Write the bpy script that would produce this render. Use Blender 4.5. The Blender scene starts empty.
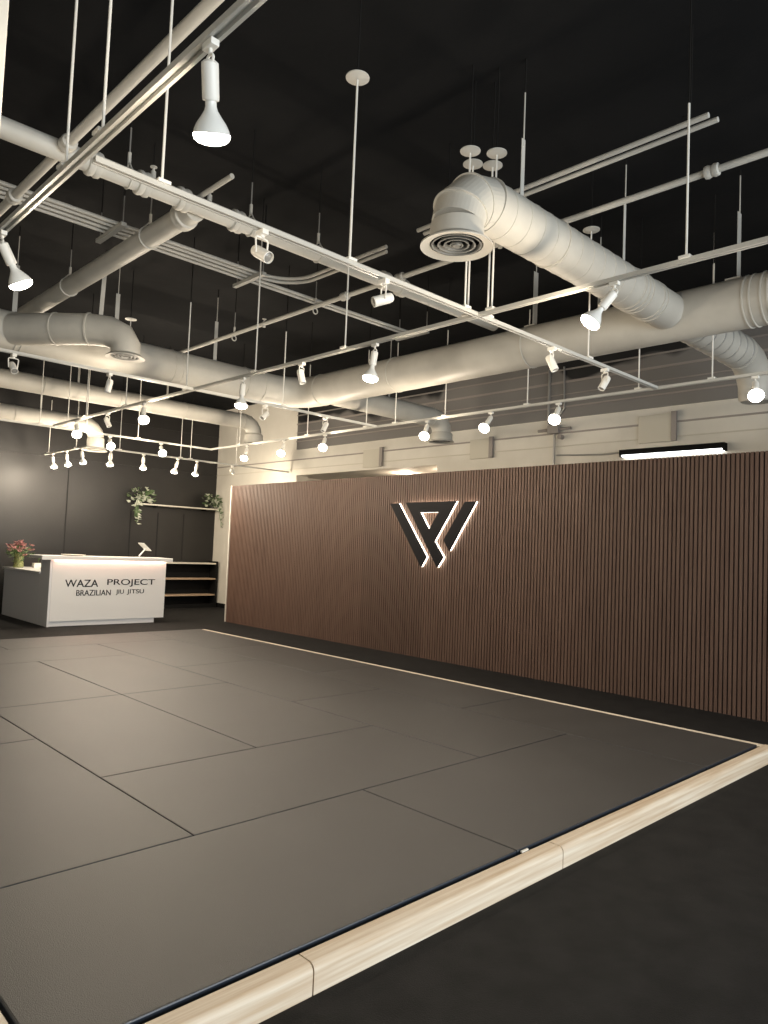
import bpy, bmesh, math, random
from mathutils import Vector, Matrix, Quaternion
S = bpy.context.scene
COL = S.collection
PI = math.pi
random.seed(7)

# ------------------------------------------------------------------ camera
yaw, pitch, roll = math.radians(44.02128), math.radians(3.01843), math.radians(2.31829)
FPX = 721.874
fw = Vector((math.sin(yaw)*math.cos(pitch), math.cos(yaw)*math.cos(pitch), math.sin(pitch)))
rt = fw.cross(Vector((0, 0, 1))).normalized()
up = rt.cross(fw)
r2 = rt*math.cos(roll)+up*math.sin(roll)
u2 = -rt*math.sin(roll)+up*math.cos(roll)
cd = bpy.data.cameras.new('camera')
cam = bpy.data.objects.new('camera', cd)
COL.objects.link(cam)
m = Matrix((r2, u2, -fw)).transposed().to_4x4()
m.translation = Vector((0, 0, 1.47))
cam.matrix_world = m
cd.sensor_fit = 'VERTICAL'
cd.sensor_height = 36
cd.lens = 36*FPX/1024
cd.clip_start = 0.02
S.camera = cam

# ------------------------------------------------------------------ world, exposure, daylight
S.view_settings.view_transform = 'Standard'
S.view_settings.look = 'None'
S.view_settings.gamma = 1
S.view_settings.use_curve_mapping = False
S.view_settings.exposure = 0.28
w = bpy.data.worlds.new('world')
S.world = w
w.use_nodes = True
w.node_tree.nodes['Background'].inputs[0].default_value = (0.75, 0.85, 1.0, 1)
w.node_tree.nodes['Background'].inputs[1].default_value = 0.35
BULB_W = 27.0
BULB_COL = (1.0, 0.85, 0.66)
DAY_W = 430.0
# daylight through the shop window behind the camera
ld = bpy.data.lights.new('window_daylight', 'AREA')
ld.shape = 'RECTANGLE'
ld.size = 7.0
ld.size_y = 2.3
ld.energy = DAY_W
ld.color = (0.93, 0.98, 1.0)
lo = bpy.data.objects.new('window_daylight', ld)
COL.objects.link(lo)
lo.location = (3.0, -4.05, 1.5)
lo.rotation_euler = (math.radians(90), 0, 0)   # faces +Y

# ------------------------------------------------------------------ helpers
def new_mat(name, col, rough=0.5, metal=0.0, emit=None, estr=0.0, spec=0.5):
    mt = bpy.data.materials.new(name)
    mt.use_nodes = True
    b = mt.node_tree.nodes['Principled BSDF']
    b.inputs['Base Color'].default_value = (*col, 1)
    b.inputs['Roughness'].default_value = rough
    b.inputs['Metallic'].default_value = metal
    b.inputs['Specular IOR Level'].default_value = spec
    if emit:
        b.inputs['Emission Color'].default_value = (*emit, 1)
        b.inputs['Emission Strength'].default_value = estr
    return mt

def noisy(mt, c1, c2, scale=5.0, detail=6, stretch=(1, 1, 1), lo=0.35, hi=0.65, bump=0.0, bscale=None, coord='Object'):
    """mottle the base colour between two colours and optionally add a fine bump"""
    nt = mt.node_tree
    b = nt.nodes['Principled BSDF']
    tc = nt.nodes.new('ShaderNodeTexCoord')
    mp = nt.nodes.new('ShaderNodeMapping')
    mp.inputs['Scale'].default_value = stretch
    nt.links.new(tc.outputs[coord], mp.inputs[0])
    n = nt.nodes.new('ShaderNodeTexNoise')
    n.inputs['Scale'].default_value = scale
    n.inputs['Detail'].default_value = detail
    nt.links.new(mp.outputs[0], n.inputs['Vector'])
    cr = nt.nodes.new('ShaderNodeValToRGB')
    cr.color_ramp.elements[0].position = lo
    cr.color_ramp.elements[1].position = hi
    cr.color_ramp.elements[0].color = (*c1, 1)
    cr.color_ramp.elements[1].color = (*c2, 1)
    nt.links.new(n.outputs[0], cr.inputs[0])
    nt.links.new(cr.outputs[0], b.inputs['Base Color'])
    if bump:
        n2 = nt.nodes.new('ShaderNodeTexNoise')
        n2.inputs['Scale'].default_value = bscale or scale*8
        n2.inputs['Detail'].default_value = 4
        nt.links.new(mp.outputs[0], n2.inputs['Vector'])
        bp = nt.nodes.new('ShaderNodeBump')
        bp.inputs['Strength'].default_value = bump
        bp.inputs['Distance'].default_value = 0.01
        nt.links.new(n2.outputs[0], bp.inputs['Height'])
        nt.links.new(bp.outputs[0], b.inputs['Normal'])
    return mt

M = {}
M['floor'] = noisy(new_mat('black_rubber', (0.02, 0.02, 0.02), 0.8, spec=0.2), (0.0095, 0.0092, 0.009), (0.0165, 0.016, 0.0155), 6, 10, bump=0.3, bscale=180)
M['ceiling'] = noisy(new_mat('black_ceiling', (0.012, 0.012, 0.012), 0.9, spec=0.1), (0.0065, 0.0070, 0.0078), (0.0095, 0.0098, 0.0105), 1.3, 8, bump=0.5, bscale=5)
M['mat'] = noisy(new_mat('grey_mat_vinyl', (0.12, 0.11, 0.10), 0.5, spec=0.55), (0.041, 0.0398, 0.0385), (0.047, 0.0458, 0.0445), 2.5, 6, bump=0.25, bscale=260)
M['mat_side'] = new_mat('navy_mat_side', (0.010, 0.017, 0.028), 0.4)
M['white'] = new_mat('white_fixture_paint', (0.80, 0.78, 0.72), 0.4)
M['track'] = new_mat('white_track_paint', (0.50, 0.49, 0.45), 0.45)
M['duct'] = noisy(new_mat('painted_duct', (0.7, 0.68, 0.62), 0.5), (0.42, 0.40, 0.355), (0.52, 0.50, 0.445), 2.2, 9)
M['pipe'] = noisy(new_mat('painted_pipe', (0.6, 0.58, 0.53), 0.5), (0.46, 0.45, 0.41), (0.54, 0.53, 0.49), 3, 5)
M['metal'] = new_mat('galvanised_steel', (0.45, 0.44, 0.42), 0.4, 0.6)
M['grille'] = new_mat('diffuser_grey', (0.13, 0.13, 0.12), 0.5)
M['dark'] = new_mat('black_painted_metal', (0.008, 0.008, 0.008), 0.8, spec=0.1)
M['hanger'] = new_mat('black_hanger_paint', (0.017, 0.0165, 0.016), 0.9, spec=0.02)
M['hole'] = new_mat('dark_duct_interior', (0.006, 0.006, 0.006), 0.95, spec=0.05)
M['shade_overspray'] = None
M['bulb'] = new_mat('bulb_glass', (0.78, 0.78, 0.74), 0.18)
M['glow'] = new_mat('lit_bulb_face', (1, 1, 1), 0.4, emit=(1.0, 0.93, 0.80), estr=14)
M['lens'] = new_mat('unlit_lens', (0.25, 0.24, 0.22), 0.15)
M['wall_white'] = noisy(new_mat('cream_wall_paint', (0.72, 0.69, 0.62), 0.75), (0.60, 0.57, 0.50), (0.70, 0.67, 0.60), 1.2, 7, bump=0.2, bscale=30)
M['wall_black'] = noisy(new_mat('satin_black_wall', (0.02, 0.018, 0.017), 0.45), (0.0115, 0.0105, 0.0100), (0.0165, 0.0150, 0.0140), 1.5, 5)
M['groove'] = new_mat('black_groove', (0.008, 0.008, 0.008), 0.8)
M['slat'] = None
M['slat_back'] = new_mat('black_felt', (0.012, 0.009, 0.007), 0.95, spec=0.1)
M['desk_white'] = new_mat('desk_white_laminate', (0.80, 0.79, 0.77), 0.35)
M['desk_grey'] = new_mat('desk_gloss_grey', (0.82, 0.82, 0.83), 0.15)
M['black_letter'] = new_mat('black_letter', (0.006, 0.006, 0.008), 0.6, spec=0.15)
M['logo_glow'] = new_mat('lit_acrylic', (1, 1, 1), 0.4, emit=(1.0, 0.90, 0.74), estr=9.0)
M['led'] = new_mat('led_tube', (1, 1, 1), 0.4, emit=(0.97, 0.99, 1.0), estr=3.5)
M['led_pink'] = new_mat('led_strip', (1, 1, 1), 0.4, emit=(1.0, 0.50, 0.36), estr=22.0)
M['wood_shelf'] = new_mat('pale_wood_shelf', (0.42, 0.30, 0.20), 0.5)
M['shelf_white'] = new_mat('pale_shelf', (0.62, 0.58, 0.50), 0.4)
M['leaf'] = noisy(new_mat('leaf', (0.06, 0.12, 0.04), 0.5), (0.05, 0.10, 0.035), (0.16, 0.22, 0.10), 14, 3)
M['leaf_pale'] = new_mat('leaf_pale', (0.58, 0.60, 0.50), 0.5)
M['stem'] = new_mat('stem', (0.08, 0.14, 0.04), 0.6)
M['petal'] = noisy(new_mat('petal', (0.5, 0.12, 0.10), 0.6), (0.28, 0.08, 0.09), (0.62, 0.36, 0.32), 22, 2)
M['pot'] = new_mat('dark_pot', (0.03, 0.03, 0.03), 0.5)
M['glass'] = new_mat('vase_glass', (0.62, 0.66, 0.30), 0.08)
M['glass'].node_tree.nodes['Principled BSDF'].inputs['Transmission Weight'].default_value = 0.7
M['screen'] = new_mat('tablet_shell', (0.62, 0.62, 0.60), 0.3)
M['beige'] = new_mat('beige_panel', (0.54, 0.51, 0.43), 0.7)
M['taupe'] = new_mat('taupe_frame', (0.30, 0.27, 0.245), 0.7)

def wood(name, c_dark, c_light, stretch, scale, rough=0.5):
    mt = new_mat(name, c_light, rough)
    noisy(mt, c_dark, c_light, scale, 8, stretch, 0.3, 0.7, bump=0.08, bscale=scale*4)
    return mt
M['slat'] = wood('walnut_slat', (0.092, 0.050, 0.034), (0.124, 0.072, 0.050), (1, 1, 0.12), 14, 0.6)
def panel_tone(mt):
    nt = mt.node_tree
    b = nt.nodes['Principled BSDF']
    src = b.inputs['Base Color'].links[0].from_socket
    oi = nt.nodes.new('ShaderNodeObjectInfo')
    mr = nt.nodes.new('ShaderNodeMapRange')
    mr.inputs['To Min'].default_value = 0.86
    mr.inputs['To Max'].default_value = 1.12
    nt.links.new(oi.outputs['Random'], mr.inputs['Value'])
    vm = nt.nodes.new('ShaderNodeVectorMath'); vm.operation = 'SCALE'
    nt.links.new(src, vm.inputs[0]); nt.links.new(mr.outputs[0], vm.inputs['Scale'])
    nt.links.new(vm.outputs[0], b.inputs['Base Color'])
panel_tone(M['slat'])
def shade_overspray_mat():  # grey paints the shade above the lamps; black is overspray near the ceiling
    mt = new_mat('painted_shade_with_black_overspray', (0.3, 0.28, 0.27), 0.8)
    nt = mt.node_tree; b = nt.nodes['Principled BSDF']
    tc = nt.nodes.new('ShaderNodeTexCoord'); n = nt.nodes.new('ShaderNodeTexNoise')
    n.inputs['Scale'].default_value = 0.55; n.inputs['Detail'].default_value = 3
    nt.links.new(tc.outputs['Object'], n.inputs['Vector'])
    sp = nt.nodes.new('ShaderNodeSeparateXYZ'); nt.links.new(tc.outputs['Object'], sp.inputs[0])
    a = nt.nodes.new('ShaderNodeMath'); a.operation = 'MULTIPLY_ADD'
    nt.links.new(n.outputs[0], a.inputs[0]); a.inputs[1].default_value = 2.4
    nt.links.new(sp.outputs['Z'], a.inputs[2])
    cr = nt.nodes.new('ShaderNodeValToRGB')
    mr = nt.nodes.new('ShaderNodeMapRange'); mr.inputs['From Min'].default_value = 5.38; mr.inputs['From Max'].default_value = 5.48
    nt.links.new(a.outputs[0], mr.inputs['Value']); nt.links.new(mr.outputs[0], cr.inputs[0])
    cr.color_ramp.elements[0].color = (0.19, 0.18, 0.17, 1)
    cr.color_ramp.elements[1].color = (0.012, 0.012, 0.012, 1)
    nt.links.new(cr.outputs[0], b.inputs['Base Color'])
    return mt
M['shade_overspray'] = shade_overspray_mat()
M['timber'] = wood('pine_timber', (0.56, 0.42, 0.28), (0.77, 0.68, 0.55), (0.05, 1.6, 1.6), 34, 0.55)
M['timber_side'] = wood('pine_timber_along_y', (0.72, 0.62, 0.48), (0.86, 0.78, 0.66), (2.2, 0.12, 2.2), 9, 0.55)

def link(name, bm, mat, parent=None, smooth=False):
    me = bpy.data.meshes.new(name)
    bmesh.ops.recalc_face_normals(bm, faces=bm.faces)
    bm.to_mesh(me)
    bm.free()
    for mt in (mat if isinstance(mat, (list, tuple)) else [mat]):
        me.materials.append(mt)
    if smooth:
        for p in me.polygons:
            p.use_smooth = True
        try:
            me.set_sharp_from_angle(angle=math.radians(40))
        except Exception:
            pass
    o = bpy.data.objects.new(name, me)
    COL.objects.link(o)
    if parent:
        o.parent = parent
    return o

def empty(name, loc=(0, 0, 0)):
    o = bpy.data.objects.new(name, None)
    o.empty_display_size = 0.1
    COL.objects.link(o)
    o.location = loc
    return o

def tag(o, label, cat, group=None, kind=None):
    o['label'] = label
    o['category'] = cat
    if group:
        o['group'] = group
    if kind:
        o['kind'] = kind
    return o

def struct(o):
    o['kind'] = 'structure'
    return o

def box(bm, x0, x1, y0, y1, z0, z1, bev=0.0):
    g = bmesh.ops.create_cube(bm, size=1)
    for v in g['verts']:
        v.co = Vector(((x0+x1)/2+v.co.x*(x1-x0), (y0+y1)/2+v.co.y*(y1-y0), (z0+z1)/2+v.co.z*(z1-z0)))
    if bev:
        es = list({e for v in g['verts'] for e in v.link_edges})
        bmesh.ops.bevel(bm, geom=es, offset=bev, segments=2, affect='EDGES', profile=0.5)

def frame_of(d):
    d = Vector(d).normalized()
    a = Vector((0, 0, 1)) if abs(d.z) < 0.9 else Vector((1, 0, 0))
    x = a.cross(d).normalized()
    y = d.cross(x)
    return x, y, d

def tube(bm, pts, r, seg=10, caps=True):
    """swept tube through points; r a number or one radius per point"""
    pts = [Vector(p) for p in pts]
    n = len(pts)
    rs = r if isinstance(r, (list, tuple)) else [r]*n
    tans = []
    for i in range(n):
        a = pts[max(0, i-1)]
        b = pts[min(n-1, i+1)]
        tans.append((b-a).normalized())
    x, y, _ = frame_of(tans[0])
    rings = []
    for i in range(n):
        if i > 0:
            q = tans[i-1].rotation_difference(tans[i])
            x = q @ x
            y = q @ y
        rings.append([bm.verts.new(pts[i]+(x*math.cos(2*PI*k/seg)+y*math.sin(2*PI*k/seg))*rs[i]) for k in range(seg)])
    for i in range(n-1):
        for k in range(seg):
            bm.faces.new((rings[i][k], rings[i][(k+1) % seg], rings[i+1][(k+1) % seg], rings[i+1][k]))
    if caps:
        bm.faces.new(rings[0][::-1])
        bm.faces.new(rings[-1])

def lathe(bm, prof, seg=24, org=(0, 0, 0), axis=(0, 0, 1), close=False):
    """prof: list of (r, h) along axis"""
    x, y, d = frame_of(axis)
    o = Vector(org)
    rings = []
    for r, h in prof:
        if r <= 1e-6:
            rings.append([bm.verts.new(o+d*h)])
        else:
            rings.append([bm.verts.new(o+d*h+(x*math.cos(2*PI*k/seg)+y*math.sin(2*PI*k/seg))*r) for k in range(seg)])
    pairs = list(zip(rings, rings[1:]))
    if close:
        pairs.append((rings[-1], rings[0]))
    for a, b in pairs:
        for k in range(seg):
            k2 = (k+1) % seg
            if len(a) == 1 and len(b) == 1:
                continue
            if len(a) == 1:
                bm.faces.new((a[0], b[k], b[k2]))
            elif len(b) == 1:
                bm.faces.new((a[k], a[k2], b[0]))
            else:
                bm.faces.new((a[k], a[k2], b[k2], b[k]))

def arc(c, a0, a1, r, u, v, n=8):
    """points on an arc in the plane spanned by u and v"""
    c, u, v = Vector(c), Vector(u), Vector(v)
    return [c+u*(math.cos(a0+(a1-a0)*i/n)*r)+v*(math.sin(a0+(a1-a0)*i/n)*r) for i in range(n+1)]

def prism(bm, poly, fn, d0, d1):
    """extrude 2-D polygon; fn(a, b, depth) -> world"""
    A = [bm.verts.new(fn(a, b, d0)) for a, b in poly]
    B = [bm.verts.new(fn(a, b, d1)) for a, b in poly]
    n = len(poly)
    bm.faces.new(A)
    bm.faces.new(B[::-1])
    for i in range(n):
        bm.faces.new((A[i], A[(i+1) % n], B[(i+1) % n], B[i]))

def B():
    return bmesh.new()

ZC = 4.60      # ceiling
ZT = 3.0       # lighting tracks
XW = 8.96      # far white wall
YB = 15.0      # black reception wall

# ------------------------------------------------------------------ the room
bm = B(); box(bm, -3, XW+3.4, -4.3, YB+0.3, -0.2, 0)
struct(link('floor', bm, M['floor']))
bm = B(); box(bm, -3, XW+0.3, -4.3, YB+0.3, ZC, ZC+0.2)
struct(link('ceiling', bm, M['ceiling']))
bm = B(); box(bm, -3, XW+0.0, YB, YB+0.3, 0, ZC)
struct(link('wall_back', bm, M['wall_black']))
bm = B(); box(bm, -3.2, -3, -4.3, YB+0.3, 0, ZC)
struct(link('wall_left', bm, M['wall_white']))
# white wall with a doorway-high opening into a lit side room
OY0, OY1, OZ = 8.04, 11.9, 2.93
bm = B()
box(bm, XW, XW+0.3, -4.3, OY0, 0, ZC)
box(bm, XW, XW+0.3, OY1, YB+0.3, 0, ZC)
box(bm, XW, XW+0.3, OY0, OY1, OZ, ZC)
struct(link('wall_right', bm, M['wall_white']))
bm = B()
box(bm, XW+0.3, XW+3.2, OY0-0.3, OY1+0.3, OZ+0.0, OZ+0.1)
box(bm, XW+3.1, XW+3.3, OY0-0.3, OY1+0.3, 0, OZ)
box(bm, XW+0.3, XW+3.1, OY0-0.3, OY0-0.2, 0, OZ)
box(bm, XW+0.3, XW+3.1, OY1+0.2, OY1+0.3, 0, OZ)
struct(link('wall_side_room', bm, M['wall_white']))
# shop front behind the camera
bm = B()
box(bm, -3, XW, -4.3, -4.1, 0, 0.3)
box(bm, -3, XW, -4.3, -4.1, 2.7, ZC)
box(bm, -3, -0.6, -4.3, -4.1, 0.3, 2.7)
box(bm, 6.6, XW, -4.3, -4.1, 0.3, 2.7)
struct(link('wall_front', bm, M['wall_white']))
bm = B()
for x in (-0.6, 1.16, 2.96, 4.76, 6.54):
    box(bm, x, x+0.06, -4.28, -4.12, 0.3, 2.7)
box(bm, -0.6, 6.6, -4.28, -4.12, 0.3, 0.36)
box(bm, -0.6, 6.6, -4.28, -4.12, 2.64, 2.7)
struct(link('window_1', bm, M['dark']))
# column at the left edge
bm = B(); box(bm, 0.34, 0.617, 2.40, 2.66, 0, ZC, 0.004)
struct(link('trim_1', bm, M['wall_white']))
bm = B(); box(bm, XW-0.03, XW-0.0005, -4.1, 11.9, 3.46, ZC-0.001)  # thin grey sheet painting the fall-off of lamp light high on the wall
struct(link('trim_60', bm, M['shade_overspray']))
# ledges and panel joints of the white wall
n = 2
for z, dz in ((3.25, 0.022), (3.06, 0.014), (3.62, 0.02), (3.80, 0.014), (3.98, 0.03), (4.16, 0.02), (4.34, 0.03)):
    d_ = 0.05 if z > 3.46 else 0.018; y_ = 11.9 if z > 3.46 else YB
    bm = B(); box(bm, XW-d_, XW, -4.1, y_, z-dz/2, z+dz/2)
    struct(link('trim_%d' % n, bm, M['taupe'] if z > 3.1 else M['beige'])); n += 1
# joints of the black wall
for y0 in (3.98, 3.08):
    bm = B(); box(bm, -3, XW-0.001, YB-0.012, YB, y0-0.012, y0+0.012)
    struct(link('trim_%d' % n, bm, M['wall_black'])); n += 1
for x in (5.54, 3.2):
    bm = B(); box(bm, x-0.01, x+0.01, YB-0.006, YB, 0, 3.0)
    struct(link('trim_%d' % n, bm, M['groove'])); n += 1
for x in (6.9, 7.53, 8.16):
    bm = B(); box(bm, x-0.012, x+0.012, YB-0.01, YB, 1.06, 2.1)
    struct(link('trim_%d' % n, bm, M['groove'])); n += 1
# low black plinth at the foot of the white wall
bm = B(); box(bm, XW-0.025, XW, 11.95, YB, 0, 0.1)
struct(link('baseboard_right', bm, M['dark']))

# ------------------------------------------------------------------ training mats
GX = [0.757, 1.80, 2.865, 3.94, 5.015, 5.965]
GY = [1.985, 3.05, 4.11, 5.14, 6.20, 7.24, 8.29, 9.32, 10.25]
mats = [  # c0, c1, r0, r1, label
    (0, 1, 0, 0, 'dark grey mat at the front left, running along the pine edging'),
    (2, 3, 0, 0, 'dark grey mat along the pine edging, second from the near left corner'),
    (4, 4, 0, 1, 'dark grey mat in the front right corner between pine edging and slat wall'),
    (0, 0, 1, 2, 'dark grey mat at the left frame edge, second row back from the pine edging'),
    (1, 2, 1, 1, 'dark grey mat in the second row, lying lengthwise behind the front two mats'),
    (3, 3, 1, 2, 'dark grey mat reaching away behind the second front mat, beside the corner mat'),
    (4, 4, 2, 3, 'dark grey mat in the column along the slat wall, second from the front'),
    (0, 0, 3, 4, 'dark grey mat at the left frame edge, third row back'),
    (1, 1, 2, 3, 'dark grey mat in the middle of the left half, near the left frame edge'),
    (2, 2, 2, 3, 'dark grey mat in the very middle of the floor, below the logo in the photo'),
    (3, 3, 3, 4, 'dark grey mat right of the middle, below the slat wall logo, third row'),
    (4, 4, 4, 5, 'dark grey mat in the column along the slat wall, second from the far end'),
    (1, 1, 4, 5, 'dark grey mat at far left, in line with the left end of the desk'),
    (2, 2, 4, 5, 'dark grey mat at far middle, in line with the desk middle'),
    (0, 0, 5, 6, 'dark grey mat at the far left, cut off by the frame edge'),
    (1, 2, 6, 6, 'dark grey mat lying crosswise, last but one row before the desk'),
    (3, 3, 5, 6, 'dark grey mat in the fourth column, far part, left of the slat wall column'),
    (0, 1, 7, 7, 'dark grey mat in the farthest row in front of the left end of the desk'),
    (2, 3, 7, 7, 'dark grey mat in the farthest row in front of the right half of the desk'),
    (4, 4, 6, 7, 'dark grey mat in the far corner nearest the end of the slat wall'),
]
for c0, c1, r0, r1, lab in mats:
    x0, x1, y0, y1 = GX[c0], GX[c1+1], GY[r0], GY[r1+1]
    bm = B()
    g = 0.0018
    box(bm, x0+g, x1-g, y0+g, y1-g, 0.0, 0.107, 0.006)
    bm.normal_update()
    o = link('training_mat', bm, [M['mat'], M['mat_side']])
    for p in o.data.polygons:
        if p.normal.z < 0.75:
            p.material_index = 1
        p.use_smooth = False
    tag(o, lab, 'mat', 'grey training mats covering the floor')

# ------------------------------------------------------------------ pine edging
def beam_x(x0, x1, lab):
    bm = B()
    y0, y1, zt, r = 1.880, 1.966, 0.100, 0.026
    prof = [(y1, 0), (y1, zt-0.004), (y1-0.004, zt)] + [(y0+r-math.sin(a)*r, zt-r+math.cos(a)*r) for a in [i*PI/12 for i in range(7)]] + [(y0, 0)]
    prism(bm, prof, lambda a, b, d: Vector((d, a, b)), x0, x1)
    return tag(link('timber_edging', bm, M['timber'], smooth=True), lab, 'timber beam', 'pine beams edging the mats')
beam_x(0.60, 1.578, 'pale pine edging beam at the bottom left, nearest to the viewer')
beam_x(1.584, 3.084, 'middle pale pine edging beam of the front edge, between two joints')
beam_x(3.090, 6.060, 'longest pale pine edging beam, running to the right side of the photo')
def beam_y(xa, xb, y0, y1, lab):
    bm = B()
    box(bm, xa, xb, y0, y1, 0, 0.097, 0.003)
    return tag(link('timber_edging', bm, M['timber_side']), lab, 'timber beam', 'pine beams edging the mats')
beam_y(5.985, 6.060, 1.967, 6.10, 'pine edging beam between mats and slat wall, near half')
beam_y(5.985, 6.060, 6.103, 10.27, 'pine edging beam between mats and slat wall, far half')
beam_y(0.655, 0.748, 1.967, 10.27, 'pine edging beam along the left side of the mats')
# small sticker tag on the mat rim
bm = B(); box(bm, 2.88, 2.93, 1.968, 1.978, 0.098, 0.104)
tag(link('mat_tag', bm, M['white']), 'small white tag at the mat rim beside the right timber joint', 'tag')

# ------------------------------------------------------------------ slat partition
sx = 7.444
root = tag(empty('slat_partition', (sx, 5.5, 0)), 'long walnut slatted partition wall with a black backing', 'partition')
def rel(o, r):
    o.parent = r
    o.matrix_parent_inverse = Matrix.Translation(-Vector(r.location))
    return o
PY0, PY1, PZ = -1.0, 11.90, 2.575
bm = B(); box(bm, sx+0.02, sx+0.12, PY0, PY1, 0, PZ-0.004)
rel(link('backing_panel', bm, M['slat_back']), root)
p = 0.0447
seams = [PY1-0.03-1.2516*k for k in range(12)]
for k in range(11):
    bm = B()
    for j in range(28):
        y = seams[k]-j*p
        if y-0.0285 < PY0:
            break
        for_ = [(sx-0.004, y-0.0300), (sx-0.004, y), (sx+0.02, y), (sx+0.02, y-0.0300)]
        a = [bm.verts.new((q[0], q[1], 0.0)) for q in for_]
        b = [bm.verts.new((q[0], q[1], PZ)) for q in for_]
        for i in range(4):
            bm.faces.new((a[i], a[(i+1) % 4], b[(i+1) % 4], b[i]))
        bm.faces.new(b)
    if len(bm.verts):
        rel(link('slat_panel', bm, M['slat']), root)
    else:
        bm.free()
bm = B(); box(bm, sx-0.004, sx+0.125, PY1, PY1+0.022, 0, PZ)
o = rel(link('end_trim', bm, M['wall_white']), root); o['label'] = 'pale vertical end strip'

# logo on the slats: lit acrylic body with black face
L1 = [(7.473, 2.149), (7.312, 2.153), (6.729, 1.398), (6.824, 1.26)]
L2 = [(7.154, 2.160), (6.225, 2.163), (6.594, 1.618), (6.421, 1.405), (6.525, 1.266)]
LH = [(6.877, 2.016), (6.523, 2.019), (6.697, 1.77)]
L3 = [(6.105, 2.152), (5.925, 2.152), (6.350, 1.497), (6.455, 1.637)]
L1, L2, LH = [[(a+0.035, b) for a, b in q] for q in (L1, L2, LH)]
logo = tag(empty('wall_logo', (7.39, 6.7, 1.7)), 'black angular letter logo with glowing white edges on the slat wall', 'sign')
def poly_part(name, outer, hole, x0, x1, mat, par):
    bm = B()
    if hole is None:
        prism(bm, outer, lambda a, b, d: Vector((d, a, b)), x0, x1)
    else:
        # ring of quads/triangles between outer outline and triangular hole
        ov, hv = {}, {}
        for d in (x0, x1):
            ov[d] = [bm.verts.new((d, a, b)) for a, b in outer]
            hv[d] = [bm.verts.new((d, a, b)) for a, b in hole]
        for d in (x0, x1):
            O, H = ov[d], hv[d]
            for f in ((O[0], O[1], H[1], H[0]), (O[1], O[2], H[2], H[1]), (O[2], O[3], O[4], H[2]), (O[4], O[0], H[0], H[2])):
                bm.faces.new(f)
        for lst in (ov, hv):
            A, Bb = lst[x0], lst[x1]
            k = len(A)
            for i in range(k):
                bm.faces.new((A[i], A[(i+1) % k], Bb[(i+1) % k], Bb[i]))
    return rel(link(name, bm, mat), par)
def shrink(poly, s):
    cx = sum(a for a, b in poly)/len(poly); cy = sum(b for a, b in poly)/len(poly)
    return [(cx+(a-cx)*s, cy+(b-cy)*s) for a, b in poly]
for outer, hole in ((L1, None), (L2, LH), (L3, None)):
    body = poly_part('lit_letter_body', outer, hole, 7.405, 7.425, M['logo_glow'], logo)
    face = poly_part('letter_face', outer, hole, 7.372, 7.4045, M['black_letter'], logo)

# ------------------------------------------------------------------ reception desk
desk = tag(empty('reception_desk', (5.4, 12.6, 0)), 'white reception desk with black lettering and a lower wing on the left', 'desk')
bm = B(); box(bm, 4.362, 6.365, 12.25, 12.29, 0.086, 1.105, 0.002)
rel(link('front_panel', bm, M['desk_white']), desk)
bm = B(); box(bm, 4.362, 6.20, 12.29, 12.62, 0.0, 0.086)
rel(link('kick_base', bm, M['desk_grey']), desk)
bm = B(); box(bm, 4.325, 4.36, 12.25, 12.68, 0.0, 1.105); box(bm, 6.33, 6.365, 12.292, 12.68, 0.086, 1.105); box(bm, 4.362, 6.328, 12.64, 12.68, 0.086, 1.105)
rel(link('side_panel', bm, M['desk_grey']), desk)
bm = B(); box(bm, 4.17, 6.46, 12.19, 12.78, 1.112, 1.16, 0.004); box(bm, 4.17, 6.46, 12.19, 12.2, 1.096, 1.113)
rel(link('countertop', bm, M['desk_white']), desk)
bm = B(); box(bm, 4.40, 6.33, 12.225, 12.245, 1.098, 1.108)
o = rel(link('led_strip', bm, M['led_pink']), desk); o['label'] = 'pinkish glowing strip under the counter'
bm = B(); box(bm, 4.325, 4.36, 12.682, 14.55, 0.0, 0.845); box(bm, 4.362, 5.0, 14.51, 14.55, 0.0, 0.845); box(bm, 4.96, 5.0, 12.79, 14.508, 0.1, 0.845)
rel(link('wing_panel', bm, M['desk_grey']), desk)
bm = B(); box(bm, 4.30, 5.03, 12.684, 14.60, 0.846, 0.88, 0.003)
rel(link('wing_top', bm, M['desk_white']), desk)
def word(txt, x0, x1, z0, z1, y, par):
    cu = bpy.data.curves.new('lettering', 'FONT')
    cu.body = txt
    cu.extrude = 0.02
    tmp = bpy.data.objects.new('tmp', cu)
    COL.objects.link(tmp)
    bpy.context.view_layer.update()
    me = bpy.data.meshes.new_from_object(tmp.evaluated_get(bpy.context.evaluated_depsgraph_get()))
    bpy.data.objects.remove(tmp)
    xs = [v.co.x for v in me.vertices]; ys = [v.co.y for v in me.vertices]; zs = [v.co.z for v in me.vertices]
    sxx = (x1-x0)/(max(xs)-min(xs)); syy = (z1-z0)/(max(ys)-min(ys))
    for v in me.vertices:
        c = v.co.copy()
        v.co = Vector((x0+(c.x-min(xs))*sxx, y-(c.z-min(zs))/(max(zs)-min(zs))*0.009, z0+(c.y-min(ys))*syy))
    me.materials.clear()
    me.materials.append(M['black_letter'])
    o = bpy.data.objects.new('lettering', me)
    COL.objects.link(o)
    rel(o, par)
    o['label'] = 'black lettering reading ' + txt
    return o
word('WAZA', 4.577, 5.130, 0.648, 0.770, 12.2499, desk)
word('PROJECT', 5.287, 6.160, 0.648, 0.780, 12.2499, desk)
word('BRAZILIAN', 4.770, 5.356, 0.502, 0.597, 12.2499, desk)
word('JIU', 5.450, 5.590, 0.504, 0.599, 12.2499, desk)
word('JITSU', 5.648, 5.960, 0.506, 0.602, 12.2499, desk)

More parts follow.
